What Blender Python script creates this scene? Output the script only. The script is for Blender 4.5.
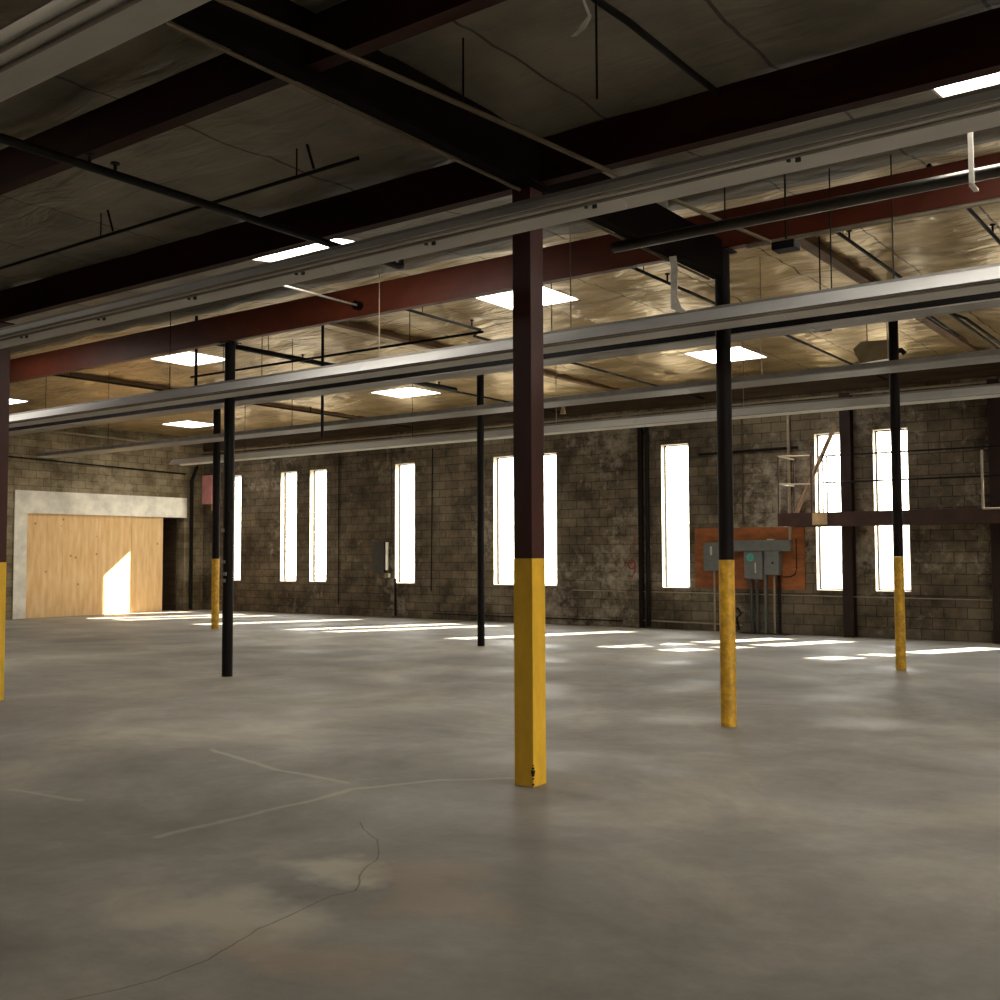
import bpy, bmesh, math, random
from mathutils import Vector, Matrix, noise

for o in list(bpy.data.objects):
    bpy.data.objects.remove(o)
C = bpy.context.scene.collection
sc = bpy.context.scene

# ------------------------------------------------------------------ camera
YAW, PITCH, ROLL = 0.63453, 0.05153, -0.003935
fw = Vector((-math.sin(YAW) * math.cos(PITCH), math.cos(YAW) * math.cos(PITCH), math.sin(PITCH)))
r0 = Vector((math.cos(YAW), math.sin(YAW), 0))
u0 = r0.cross(fw)
r1 = math.cos(ROLL) * r0 + math.sin(ROLL) * u0
u1 = -math.sin(ROLL) * r0 + math.cos(ROLL) * u0
cd = bpy.data.cameras.new('camera')
cam = bpy.data.objects.new('camera', cd)
C.objects.link(cam)
M = Matrix((r1, u1, -fw)).transposed().to_4x4()
M.translation = (0, 0, 1.6)
cam.matrix_world = M
cd.sensor_width = 36
cd.lens = 36 * 1.06527
cd.clip_start = 0.05
cd.clip_end = 500
sc.camera = cam

# ------------------------------------------------------------------ world, sun, daylight
SKY, SUN, SKYLIGHT, EXPO = 15.0, 56.0, 17.0, 0.2
w = bpy.data.worlds.new('sky')
sc.world = w
w.use_nodes = True
wn, wl = w.node_tree.nodes, w.node_tree.links
wn.clear()
wo = wn.new('ShaderNodeOutputWorld')
wb = wn.new('ShaderNodeBackground')
wt = wn.new('ShaderNodeTexCoord')
ws = wn.new('ShaderNodeSeparateXYZ')
wr = wn.new('ShaderNodeValToRGB')
wr.color_ramp.elements[0].position = 0.0
wr.color_ramp.elements[0].color = (1.0, 0.90, 0.76, 1)
wr.color_ramp.elements[1].position = 0.6
wr.color_ramp.elements[1].color = (0.88, 0.90, 0.96, 1)
wl.new(wt.outputs['Generated'], ws.inputs[0])
wl.new(ws.outputs['Z'], wr.inputs[0])
wl.new(wr.outputs[0], wb.inputs[0])
wb.inputs[1].default_value = SKY
wl.new(wb.outputs[0], wo.inputs[0])

sl = bpy.data.lights.new('sun', 'SUN')
sl.energy = SUN
sl.angle = 0.012
sl.color = (1.0, 0.94, 0.85)
so = bpy.data.objects.new('sun', sl)
C.objects.link(so)
so.location = (10, 40, 30)
so.rotation_euler = Vector((-0.50, -1.0, -0.82)).to_track_quat('-Z', 'Y').to_euler()

sc.view_settings.view_transform = 'Standard'
sc.view_settings.look = 'None'
sc.view_settings.exposure = EXPO
sc.view_settings.gamma = 1
sc.view_settings.use_curve_mapping = False
cy = sc.cycles
cy.max_bounces = 9
cy.diffuse_bounces = 6
cy.glossy_bounces = 4
cy.transparent_max_bounces = 12
cy.caustics_reflective = False
cy.caustics_refractive = False
cy.sample_clamp_indirect = 4
cy.use_denoising = True

WY = 20.6          # inner face of the window wall
LX = -26.3         # inner face of the left wall
XR, YB = 9.0, -7.0  # the walls behind the viewer and to the right
CEIL = [(-8.0, 4.60), (6.2, 4.60), (9.4, 4.98), (11.2, 5.20), (20.9, 5.16)]


def ceil_z(y):
    for (a, za), (b, zb) in zip(CEIL, CEIL[1:]):
        if y <= b:
            return za + (zb - za) * (y - a) / (b - a)
    return CEIL[-1][1]


# skylight openings x0,x1,y0,y1
SKYS = [(-9.05, -7.9, 11.65, 12.68), (-8.55, -7.45, 17.15, 18.4), (-16.6, -15.45, 11.75, 12.7),
        (-16.1, -14.9, 17.05, 18.1), (-24.45, -23.3, 17.7, 18.75), (-24.4, -23.3, 12.3, 13.3),
        (-8.78, -7.48, 6.75, 7.78), (-1.84, -0.5, 6.75, 7.78), (-16.6, -15.3, 6.75, 7.8), (-24.3, -23.1, 6.75, 7.8),
        (-1.6, -0.5, 11.7, 12.7), (-1.4, -0.3, 17.15, 18.3),
        (-9.6, -8.5, 1.3, 2.3), (-1.2, -0.2, -0.6, 0.3), (5.2, 6.4, 11.7, 12.8),]
WELL = 0.07
# windows: x0, x1 at the inner face
WINS = [(-25.10, -24.57), (-22.88, -22.22), (-21.70, -21.04), (-18.54, -17.86), (-15.36, -14.70),
        (-14.20, -13.53), (-10.83, -10.17), (-7.44, -6.78), (-6.30, -5.64), (-3.75, -3.09)]
WZ0, WZ1, WT = 0.88, 3.97, 0.20
for a, b in WINS:
    L = bpy.data.lights.new('window_sky_portal', 'AREA')
    L.shape = 'RECTANGLE'
    L.size, L.size_y = b - a, WZ1 - WZ0
    L.cycles.is_portal = True
    lo = bpy.data.objects.new('window_sky_portal', L)
    C.objects.link(lo)
    lo.location = ((a + b) / 2, WY + WT + 0.02, (WZ0 + WZ1) / 2)
    lo.rotation_euler = Vector((0, -1, 0)).to_track_quat('-Z', 'Z').to_euler()


DY0, DY1, DZ = 2.5, 7.5, 3.0
L = bpy.data.lights.new('door_sky_portal', 'AREA')
L.shape = 'RECTANGLE'
L.size, L.size_y = DY1 - DY0, DZ
L.cycles.is_portal = True
lo = bpy.data.objects.new('door_sky_portal', L)
C.objects.link(lo)
lo.location = (XR + .22, (DY0 + DY1) / 2, DZ / 2)
lo.rotation_euler = Vector((-1, 0, 0)).to_track_quat('-Z', 'Z').to_euler()


# ------------------------------------------------------------------ materials
def lin(c):
    return tuple(((v / 12.92) if v <= 0.04045 else ((v + 0.055) / 1.055) ** 2.4) for v in [x / 255 for x in c]) + (1,)


def N(nt, t, **kw):
    n = nt.nodes.new(t)
    for k, v in kw.items():
        if k.startswith('i_'):
            key = k[2:]
            n.inputs[int(key) if key.isdigit() else key.replace('_', ' ')].default_value = v
        else:
            setattr(n, k, v)
    return n


def mat(name, rgb, rough=0.6, metal=0.0, var=0.25, scale=6.0, bump=0.0, var_rgb=None, spec=0.4, stretch=(1, 1, 1), detail=5.0, streak=None):
    m = bpy.data.materials.new(name)
    m.use_nodes = True
    nt = m.node_tree
    b = nt.nodes['Principled BSDF']
    b.inputs['Roughness'].default_value = rough
    b.inputs['Metallic'].default_value = metal
    b.inputs['Specular IOR Level'].default_value = spec
    tc = N(nt, 'ShaderNodeTexCoord')
    mp = N(nt, 'ShaderNodeMapping')
    mp.inputs['Scale'].default_value = stretch
    nz = N(nt, 'ShaderNodeTexNoise')
    nz.inputs['Scale'].default_value = scale
    nz.inputs['Detail'].default_value = detail
    nz.inputs['Roughness'].default_value = 0.65
    nt.links.new(tc.outputs['Object'], mp.inputs[0])
    nt.links.new(mp.outputs[0], nz.inputs['Vector'])
    rp = N(nt, 'ShaderNodeValToRGB')
    base = lin(rgb)
    dark = lin(var_rgb) if var_rgb else tuple(v * (1 - var) for v in base[:3]) + (1,)
    lite = tuple(min(1, v * (1 + var * 0.6)) for v in base[:3]) + (1,)
    rp.color_ramp.elements[0].position = 0.36
    rp.color_ramp.elements[0].color = dark
    rp.color_ramp.elements[1].position = 0.66
    rp.color_ramp.elements[1].color = lite
    nt.links.new(nz.outputs[0], rp.inputs[0])
    nt.links.new(rp.outputs[0], b.inputs['Base Color'])
    if bump:
        bp = N(nt, 'ShaderNodeBump')
        bp.inputs['Strength'].default_value = bump
        bp.inputs['Distance'].default_value = 0.01
        nt.links.new(nz.outputs[0], bp.inputs['Height'])
        nt.links.new(bp.outputs[0], b.inputs['Normal'])
    return m


M_MAROON = mat('maroon_paint', (68, 36, 28), 0.5, var=0.25, scale=5, stretch=(1, 1, .3))
M_DARK = mat('dark_brown_paint', (22, 16, 13), 0.6, var=0.3, scale=6, stretch=(1, 1, .3), spec=0.12)
M_YELLOW = mat('yellow_safety_paint', (238, 188, 56), 0.42, var=0.12, scale=9, stretch=(1, 1, .4), bump=0.05)
M_YELLOWD = mat('grimy_yellow_paint', (214, 164, 46), 0.5, var=0.35, scale=14, bump=0.1)
M_BEAM = mat('red_oxide_steel', (52, 23, 16), 0.6, var=0.45, scale=1.5, stretch=(.5, 1, 2), spec=0.1)
M_BEAM_LIT = mat('skylit_red_oxide_steel', (112, 52, 32), 0.45, var=0.5, scale=.8, stretch=(.5, 1, 1), spec=0.3)  # lighter copy of the beam paint, skylight on the third beam put into its colour
M_DUCT = mat('dull_galvanised_pipe', (92, 88, 82), 0.30, metal=0.95, var=0.2, scale=3)
M_GIRDER = mat('brown_steel', (18, 11, 8), 0.8, var=0.35, scale=2, spec=0.05)
M_WOOD = mat('brown_timber', (120, 90, 60), 0.7, var=0.35, scale=3, stretch=(6, .6, 6))
M_LEDGER = mat('dark_timber', (70, 54, 36), 0.75, var=0.4, scale=3, stretch=(.5, 4, 5))
M_LEDGER2 = mat('grimy_conduit', (96, 82, 60), 0.6, var=0.3)
M_PIPE = mat('black_iron', (18, 14, 11), 0.55, var=0.3, scale=8, spec=0.15)
M_GALV = mat('galvanised_metal', (216, 210, 196), 0.36, metal=0.4, var=0.25, scale=1.6, bump=0.4)
M_CONDUIT = mat('dull_conduit', (150, 138, 116), 0.45, metal=0.4, var=0.2, scale=5)
M_WHITEM = mat('white_enamel', (224, 222, 216), 0.30, var=0.10, scale=2.5, stretch=(.3, 2, 2))
M_WHITED = mat('dusty_enamel', (150, 144, 134), 0.5, var=0.25, scale=2, stretch=(.3, 3, 3))
M_SOCKET = mat('lamp_socket_plastic', (58, 62, 54), 0.5)
M_TRIM = mat('white_window_paint', (196, 184, 160), 0.55, var=0.15, scale=9)
M_FRAME = mat('dark_window_frame', (64, 54, 44), 0.5, metal=0.3)
M_PANELG = mat('grey_electrical_enamel', (96, 98, 94), 0.45, var=0.15, scale=8)
M_PANELD = mat('charcoal_enamel', (58, 58, 54), 0.5, var=0.2, scale=8)
M_TEAL = mat('teal_label', (70, 150, 140), 0.5)
M_HEAT = mat('dull_brown_enamel', (160, 142, 108), 0.5, var=0.2)
M_LABEL = mat('pale_label', (190, 184, 170), 0.5)
M_ORANGE = mat('orange_stained_board', (136, 78, 34), 0.65, var=0.35, scale=3, stretch=(1, 1, 3))
M_TAN = mat('tan_paint', (190, 160, 120), 0.6)
M_RUST = mat('rusty_brown_steel', (60, 38, 30), 0.6, var=0.3, scale=5)
M_BRACE = mat('faded_brown_strut', (150, 122, 98), 0.6)
M_POST = mat('dark_maroon_steel', (40, 26, 22), 0.6, spec=0.2)
M_PINK = mat('faded_red_metal', (176, 120, 116), 0.55, var=0.2, scale=5)
M_RED = mat('red_paint', (136, 44, 30), 0.6)
M_TAPE = mat('grey_tape', (120, 116, 106), 0.6)
M_STRAP = mat('torn_white_film', (206, 200, 186), 0.5, var=0.2, scale=12)
M_CHIP = mat('bare_dark_steel', (30, 20, 12), 0.7)
M_WELL = mat('skylight_well_board', (224, 214, 196), 0.6, var=0.1)
M_ROOM = mat('dim_block_paint', (90, 78, 60), 0.8, var=0.3, scale=1.2)
M_ASPH = mat('pale_asphalt', (150, 146, 138), 0.85, var=0.2, scale=2)
M_FAR = mat('pale_stucco', (206, 200, 188), 0.8, var=0.1)
M_CAR = mat('silver_car_paint', (170, 172, 174), 0.3, metal=0.3, var=0.03)
M_TYRE = mat('tyre_rubber', (30, 30, 30), 0.8)
M_CARGL = mat('car_window_glass', (120, 124, 124), 0.1, var=0.02)


def glass():
    m = bpy.data.materials.new('window_glass')
    m.use_nodes = True
    nt = m.node_tree
    nt.nodes.clear()
    o = N(nt, 'ShaderNodeOutputMaterial')
    t = N(nt, 'ShaderNodeBsdfTransparent')
    t.inputs[0].default_value = (0.93, 0.94, 0.92, 1)
    g = N(nt, 'ShaderNodeBsdfGlossy')
    g.inputs['Roughness'].default_value = 0.02
    mx = N(nt, 'ShaderNodeMixShader')
    mx.inputs[0].default_value = 0.06
    nt.links.new(t.outputs[0], mx.inputs[1])
    nt.links.new(g.outputs[0], mx.inputs[2])
    nt.links.new(mx.outputs[0], o.inputs[0])
    return m


M_GLASS = glass()


def acrylic():
    m = bpy.data.materials.new('skylight_acrylic')
    m.use_nodes = True
    b = m.node_tree.nodes['Principled BSDF']
    b.inputs['Base Color'].default_value = (0.9, 0.9, 0.88, 1)
    b.inputs['Roughness'].default_value = 0.3
    b.inputs['Emission Color'].default_value = (1.0, 0.95, 0.88, 1)   # daylight coming through the translucent panel
    b.inputs['Emission Strength'].default_value = SKYLIGHT
    return m


M_ACRYL = acrylic()


def block_wall(name, axis, base, dark, mortar, stain):
    """painted concrete block, old and grimy; axis 'x': wall runs along world X"""
    m = bpy.data.materials.new(name)
    m.use_nodes = True
    nt = m.node_tree
    b = nt.nodes['Principled BSDF']
    b.inputs['Roughness'].default_value = 0.75
    b.inputs['Specular IOR Level'].default_value = 0.25
    g = N(nt, 'ShaderNodeNewGeometry')
    s = N(nt, 'ShaderNodeSeparateXYZ')
    nt.links.new(g.outputs['Position'], s.inputs[0])
    c = N(nt, 'ShaderNodeCombineXYZ')
    nt.links.new(s.outputs['X' if axis == 'x' else 'Y'], c.inputs[0])
    nt.links.new(s.outputs['Z'], c.inputs[1])
    br = N(nt, 'ShaderNodeTexBrick')
    br.inputs['Scale'].default_value = 1.0
    br.inputs['Brick Width'].default_value = 0.406
    br.inputs['Row Height'].default_value = 0.203
    br.inputs['Mortar Size'].default_value = 0.009
    br.inputs['Mortar Smooth'].default_value = 0.3
    br.inputs['Color1'].default_value = lin(base)
    br.inputs['Color2'].default_value = lin(tuple(int(v * 0.84) for v in base))
    br.inputs['Mortar'].default_value = lin(mortar)
    nt.links.new(c.outputs[0], br.inputs['Vector'])
    n1 = N(nt, 'ShaderNodeTexNoise')
    n1.inputs['Scale'].default_value = 1.1
    n1.inputs['Detail'].default_value = 7
    n1.inputs['Roughness'].default_value = 0.7
    nt.links.new(g.outputs['Position'], n1.inputs['Vector'])
    r1_ = N(nt, 'ShaderNodeValToRGB')
    r1_.color_ramp.elements[0].position = 0.38
    r1_.color_ramp.elements[0].color = lin(dark)
    r1_.color_ramp.elements[1].position = 0.62
    r1_.color_ramp.elements[1].color = (1, 1, 1, 1)
    nt.links.new(n1.outputs[0], r1_.inputs[0])
    mu = N(nt, 'ShaderNodeMix', data_type='RGBA', blend_type='MULTIPLY')
    mu.inputs[0].default_value = 0.85
    nt.links.new(br.outputs['Color'], mu.inputs[6])
    nt.links.new(r1_.outputs[0], mu.inputs[7])
    # pale mineral blooms and scraped patches
    n2 = N(nt, 'ShaderNodeTexNoise')
    n2.inputs['Scale'].default_value = 3.2
    n2.inputs['Detail'].default_value = 8
    n2.inputs['Roughness'].default_value = 0.75
    nt.links.new(g.outputs['Position'], n2.inputs['Vector'])
    n3 = N(nt, 'ShaderNodeTexNoise')
    n3.inputs['Scale'].default_value = 0.45
    nt.links.new(g.outputs['Position'], n3.inputs['Vector'])
    ad = N(nt, 'ShaderNodeMath', operation='ADD')
    nt.links.new(n2.outputs[0], ad.inputs[0])
    nt.links.new(n3.outputs[0], ad.inputs[1])
    r2 = N(nt, 'ShaderNodeValToRGB')
    r2.color_ramp.elements[0].position = 0.0
    r2.color_ramp.elements[0].color = (0, 0, 0, 1)
    r2.color_ramp.elements[1].position = 1.0
    r2.color_ramp.elements[1].color = (.65, .65, .65, 1)
    mr = N(nt, 'ShaderNodeMapRange')
    mr.inputs['From Min'].default_value = 1.04
    mr.inputs['From Max'].default_value = 1.28
    nt.links.new(ad.outputs[0], mr.inputs['Value'])
    nt.links.new(mr.outputs[0], r2.inputs[0])
    m2 = N(nt, 'ShaderNodeMix', data_type='RGBA')
    nt.links.new(r2.outputs[0], m2.inputs[0])
    nt.links.new(mu.outputs[2], m2.inputs[6])
    m2.inputs[7].default_value = lin(stain)
    nt.links.new(m2.outputs[2], b.inputs['Base Color'])
    bp = N(nt, 'ShaderNodeBump')
    bp.inputs['Strength'].default_value = 0.6
    bp.inputs['Distance'].default_value = 0.012
    inv = N(nt, 'ShaderNodeMath', operation='SUBTRACT')
    inv.inputs[0].default_value = 1
    nt.links.new(br.outputs['Fac'], inv.inputs[1])
    sm = N(nt, 'ShaderNodeMath', operation='MULTIPLY_ADD')
    sm.inputs[1].default_value = 0.35
    nt.links.new(n2.outputs[0], sm.inputs[0])
    nt.links.new(inv.outputs[0], sm.inputs[2])
    nt.links.new(sm.outputs[0], bp.inputs['Height'])
    nt.links.new(bp.outputs[0], b.inputs['Normal'])
    return m


M_WALLX = block_wall('grimy_block', 'x', (118, 106, 86), (118, 106, 88), (66, 57, 45), (178, 168, 150))
M_WALLY = block_wall('tan_block', 'y', (156, 142, 114), (160, 146, 120), (104, 92, 72), (170, 158, 132))


def foil_ceiling(name='foil_faced_insulation', lo=(170, 144, 98), hi=(216, 192, 146), metal=.7, rough=.30, seam=(92, 76, 50), bs=1.0):
    m = bpy.data.materials.new(name)
    m.use_nodes = True
    nt = m.node_tree
    b = nt.nodes['Principled BSDF']
    b.inputs['Metallic'].default_value = metal
    b.inputs['Roughness'].default_value = rough
    g = N(nt, 'ShaderNodeNewGeometry')
    n1 = N(nt, 'ShaderNodeTexNoise')
    n1.inputs['Scale'].default_value = 1.4
    n1.inputs['Detail'].default_value = 6
    nt.links.new(g.outputs['Position'], n1.inputs['Vector'])
    rp = N(nt, 'ShaderNodeValToRGB')
    rp.color_ramp.elements[0].position = 0.35
    rp.color_ramp.elements[0].color = lin(lo)
    rp.color_ramp.elements[1].position = 0.68
    rp.color_ramp.elements[1].color = lin(hi)
    nt.links.new(n1.outputs[0], rp.inputs[0])
    # taped seams every 1.22 m
    s = N(nt, 'ShaderNodeSeparateXYZ')
    nt.links.new(g.outputs['Position'], s.inputs[0])
    pp = N(nt, 'ShaderNodeMath', operation='PINGPONG')
    pp.inputs[1].default_value = 0.61
    nt.links.new(s.outputs['X'], pp.inputs[0])
    lt = N(nt, 'ShaderNodeMath', operation='LESS_THAN')
    lt.inputs[1].default_value = 0.012
    nt.links.new(pp.outputs[0], lt.inputs[0])
    mx = N(nt, 'ShaderNodeMix', data_type='RGBA')
    nt.links.new(lt.outputs[0], mx.inputs[0])
    nt.links.new(rp.outputs[0], mx.inputs[6])
    mx.inputs[7].default_value = lin(seam)
    nt.links.new(mx.outputs[2], b.inputs['Base Color'])
    mp = N(nt, 'ShaderNodeMapping')
    mp.inputs['Scale'].default_value = (0.7, 2.6, 1)
    nt.links.new(g.outputs['Position'], mp.inputs[0])
    n2 = N(nt, 'ShaderNodeTexNoise')
    n2.inputs['Scale'].default_value = 2.2
    n2.inputs['Detail'].default_value = 5
    n2.inputs['Distortion'].default_value = 0.8
    nt.links.new(mp.outputs[0], n2.inputs['Vector'])
    bp = N(nt, 'ShaderNodeBump')
    bp.inputs['Strength'].default_value = bs
    bp.inputs['Distance'].default_value = 0.10
    nt.links.new(n2.outputs[0], bp.inputs['Height'])
    nt.links.new(bp.outputs[0], b.inputs['Normal'])
    return m


M_FOIL = foil_ceiling()
M_FOIL_DIM = foil_ceiling('shade_toned_foil_insulation', (104, 99, 86), (142, 133, 116), .15, .5, (60, 56, 46), .5)  # same foil in the near bays, their dimness put into a darker, greyer colour

# polylines on the slab: pale scored or taped lines, dark cracks
PALE = [[(-5.25, 3.80), (-5.20, 4.60), (-5.20, 5.32), (-4.90, 5.93), (-4.50, 6.30)],
        [(-7.20, 5.76), (-6.20, 5.51), (-5.35, 5.46)], [(-7.11, 3.97), (-6.44, 4.08)]]
CRACK = [[(-4.52, 4.74), (-4.38, 4.61), (-4.16, 4.50), (-3.91, 4.19), (-3.82, 4.00), (-3.64, 3.76), (-3.67, 3.63), (-3.60, 3.12), (-3.49, 2.79), (-3.48, 2.55), (-3.62, 2.20)]]
# pale or tan worn patches: centre, radius x, radius y, colour index
PATCH = [(-4.0, 3.95, .34, .20, 0), (-3.85, 3.15, .50, .32, 0), (-3.55, 4.12, .42, .20, 1), (-3.2, 3.82, .36, .22, 1), (-3.2, 3.0, .5, .2, 1)]


def floor_mat():
    m = bpy.data.materials.new('worn_concrete_slab')
    m.use_nodes = True
    nt = m.node_tree
    b = nt.nodes['Principled BSDF']
    g = N(nt, 'ShaderNodeNewGeometry')
    n1 = N(nt, 'ShaderNodeTexNoise')
    n1.inputs['Scale'].default_value = 0.55
    n1.inputs['Detail'].default_value = 9
    n1.inputs['Roughness'].default_value = 0.62
    n1.inputs['Distortion'].default_value = 0.5
    nt.links.new(g.outputs['Position'], n1.inputs['Vector'])
    rp = N(nt, 'ShaderNodeValToRGB')
    e = rp.color_ramp.elements
    e[0].position = 0.30
    e[0].color = lin((113, 107, 97))
    e[1].position = 0.72
    e[1].color = lin((170, 160, 142))
    k = e.new(0.5)
    k.color = lin((138, 131, 119))
    nt.links.new(n1.outputs[0], rp.inputs[0])
    n2 = N(nt, 'ShaderNodeTexNoise')
    n2.inputs['Scale'].default_value = 7
    n2.inputs['Detail'].default_value = 11
    n2.inputs['Roughness'].default_value = 0.75
    nt.links.new(g.outputs['Position'], n2.inputs['Vector'])
    mr = N(nt, 'ShaderNodeMapRange')
    mr.inputs['To Min'].default_value = 0.72
    mr.inputs['To Max'].default_value = 1.26
    nt.links.new(n2.outputs[0], mr.inputs['Value'])
    mu = N(nt, 'ShaderNodeMix', data_type='RGBA', blend_type='MULTIPLY')
    mu.inputs[0].default_value = 1
    nt.links.new(rp.outputs[0], mu.inputs[6])
    nt.links.new(mr.outputs[0], mu.inputs[7])
    col = mu.outputs[2]
    # wobble the coordinates used by lines and patches
    n3 = N(nt, 'ShaderNodeTexNoise')
    n3.inputs['Scale'].default_value = 2.5
    n3.inputs['Detail'].default_value = 6
    nt.links.new(g.outputs['Position'], n3.inputs['Vector'])
    off = N(nt, 'ShaderNodeVectorMath', operation='SUBTRACT')
    off.inputs[1].default_value = (.5, .5, .5)
    nt.links.new(n3.outputs['Color'], off.inputs[0])

    def wob(a):
        sc_ = N(nt, 'ShaderNodeVectorMath', operation='SCALE')
        sc_.inputs['Scale'].default_value = a
        nt.links.new(off.outputs[0], sc_.inputs[0])
        ad = N(nt, 'ShaderNodeVectorMath', operation='ADD')
        nt.links.new(g.outputs['Position'], ad.inputs[0])
        nt.links.new(sc_.outputs[0], ad.inputs[1])
        f = N(nt, 'ShaderNodeVectorMath', operation='MULTIPLY')
        f.inputs[1].default_value = (1, 1, 0)
        nt.links.new(ad.outputs[0], f.inputs[0])
        return f.outputs[0]

    P1, P2 = wob(0.14), wob(0.9)

    def seg(P, a, c):
        ax, ay = a
        dx, dy = c[0] - ax, c[1] - ay
        L2 = dx * dx + dy * dy
        v = N(nt, 'ShaderNodeVectorMath', operation='SUBTRACT')
        v.inputs[1].default_value = (ax, ay, 0)
        nt.links.new(P, v.inputs[0])
        d = N(nt, 'ShaderNodeVectorMath', operation='DOT_PRODUCT')
        d.inputs[1].default_value = (dx / L2, dy / L2, 0)
        nt.links.new(v.outputs[0], d.inputs[0])
        cl = N(nt, 'ShaderNodeClamp')
        nt.links.new(d.outputs['Value'], cl.inputs[0])
        s_ = N(nt, 'ShaderNodeVectorMath', operation='SCALE')
        s_.inputs[0].default_value = (dx, dy, 0)
        nt.links.new(cl.outputs[0], s_.inputs['Scale'])
        ds = N(nt, 'ShaderNodeVectorMath', operation='DISTANCE')
        nt.links.new(v.outputs[0], ds.inputs[0])
        nt.links.new(s_.outputs[0], ds.inputs[1])
        return ds.outputs['Value']

    def lines(P, polys):
        cur = None
        for pl in polys:
            for a, c in zip(pl, pl[1:]):
                o = seg(P, a, c)
                if cur is None:
                    cur = o
                else:
                    mn = N(nt, 'ShaderNodeMath', operation='MINIMUM')
                    nt.links.new(cur, mn.inputs[0])
                    nt.links.new(o, mn.inputs[1])
                    cur = mn.outputs[0]
        return cur

    def over(col, fac, rgb):
        x = N(nt, 'ShaderNodeMix', data_type='RGBA')
        nt.links.new(fac, x.inputs[0])
        nt.links.new(col, x.inputs[6])
        x.inputs[7].default_value = lin(rgb)
        return x.outputs[2]

    def mrange(v, a, c, lo, hi):
        x = N(nt, 'ShaderNodeMapRange')
        x.inputs['From Min'].default_value = a
        x.inputs['From Max'].default_value = c
        x.inputs['To Min'].default_value = lo
        x.inputs['To Max'].default_value = hi
        nt.links.new(v, x.inputs['Value'])
        return x.outputs[0]

    for cx, cyy, rx, ry, ci in PATCH:
        v = N(nt, 'ShaderNodeVectorMath', operation='SUBTRACT')
        v.inputs[1].default_value = (cx, cyy, 0)
        nt.links.new(P2, v.inputs[0])
        q = N(nt, 'ShaderNodeVectorMath', operation='DIVIDE')
        q.inputs[1].default_value = (rx, ry, 1)
        nt.links.new(v.outputs[0], q.inputs[0])
        ln = N(nt, 'ShaderNodeVectorMath', operation='LENGTH')
        nt.links.new(q.outputs[0], ln.inputs[0])
        col = over(col, mrange(ln.outputs['Value'], 0.5, 1.25, [0.7, 0.4][ci], 0.0), [(196, 186, 162), (170, 144, 114)][ci])
    col = over(col, mrange(lines(P1, PALE), 0.010, 0.040, 0.38, 0.0), (196, 186, 160))
    P0 = wob(0.10)
    ck = lines(P0, CRACK)
    col = over(col, mrange(ck, 0.002, 0.007, 0.6, 0.0), (70, 62, 50))
    nt.links.new(col, b.inputs['Base Color'])
    n4 = N(nt, 'ShaderNodeTexNoise')
    n4.inputs['Scale'].default_value = 0.8
    n4.inputs['Detail'].default_value = 6
    nt.links.new(g.outputs['Position'], n4.inputs['Vector'])
    nt.links.new(mrange(n4.outputs[0], 0.35, 0.65, 0.50, 0.80), b.inputs['Roughness'])
    b.inputs['Specular IOR Level'].default_value = 0.35
    bp = N(nt, 'ShaderNodeBump')
    bp.inputs['Strength'].default_value = 0.25
    bp.inputs['Distance'].default_value = 0.01
    n5 = N(nt, 'ShaderNodeTexNoise')
    n5.inputs['Scale'].default_value = 9
    n5.inputs['Detail'].default_value = 6
    nt.links.new(g.outputs['Position'], n5.inputs['Vector'])
    nt.links.new(n5.outputs[0], bp.inputs['Height'])
    nt.links.new(bp.outputs[0], b.inputs['Normal'])
    return m


M_FLOOR = floor_mat()


def ply_mat():
    m = bpy.data.materials.new('knotty_plywood')
    m.use_nodes = True
    nt = m.node_tree
    b = nt.nodes['Principled BSDF']
    b.inputs['Roughness'].default_value = 0.6
    g = N(nt, 'ShaderNodeNewGeometry')
    mp = N(nt, 'ShaderNodeMapping')
    mp.inputs['Scale'].default_value = (1, 3.0, 0.5)
    nt.links.new(g.outputs['Position'], mp.inputs[0])
    n1 = N(nt, 'ShaderNodeTexNoise')
    n1.inputs['Scale'].default_value = 3
    n1.inputs['Detail'].default_value = 6
    nt.links.new(mp.outputs[0], n1.inputs['Vector'])
    rp = N(nt, 'ShaderNodeValToRGB')
    rp.color_ramp.elements[0].position = 0.3
    rp.color_ramp.elements[0].color = lin((220, 172, 110))
    rp.color_ramp.elements[1].position = 0.7
    rp.color_ramp.elements[1].color = lin((240, 204, 148))
    nt.links.new(n1.outputs[0], rp.inputs[0])
    vo = N(nt, 'ShaderNodeTexVoronoi')
    vo.inputs['Scale'].default_value = 3.0
    nt.links.new(g.outputs['Position'], vo.inputs['Vector'])
    mr = N(nt, 'ShaderNodeMapRange')
    mr.inputs['From Min'].default_value = 0.06
    mr.inputs['From Max'].default_value = 0.12
    mr.inputs['To Min'].default_value = 0.75
    mr.inputs['To Max'].default_value = 0.0
    nt.links.new(vo.outputs['Distance'], mr.inputs['Value'])
    mx = N(nt, 'ShaderNodeMix', data_type='RGBA')
    nt.links.new(mr.outputs[0], mx.inputs[0])
    nt.links.new(rp.outputs[0], mx.inputs[6])
    mx.inputs[7].default_value = lin((140, 88, 44))
    nt.links.new(mx.outputs[2], b.inputs['Base Color'])
    return m


M_PLY = ply_mat()


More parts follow.
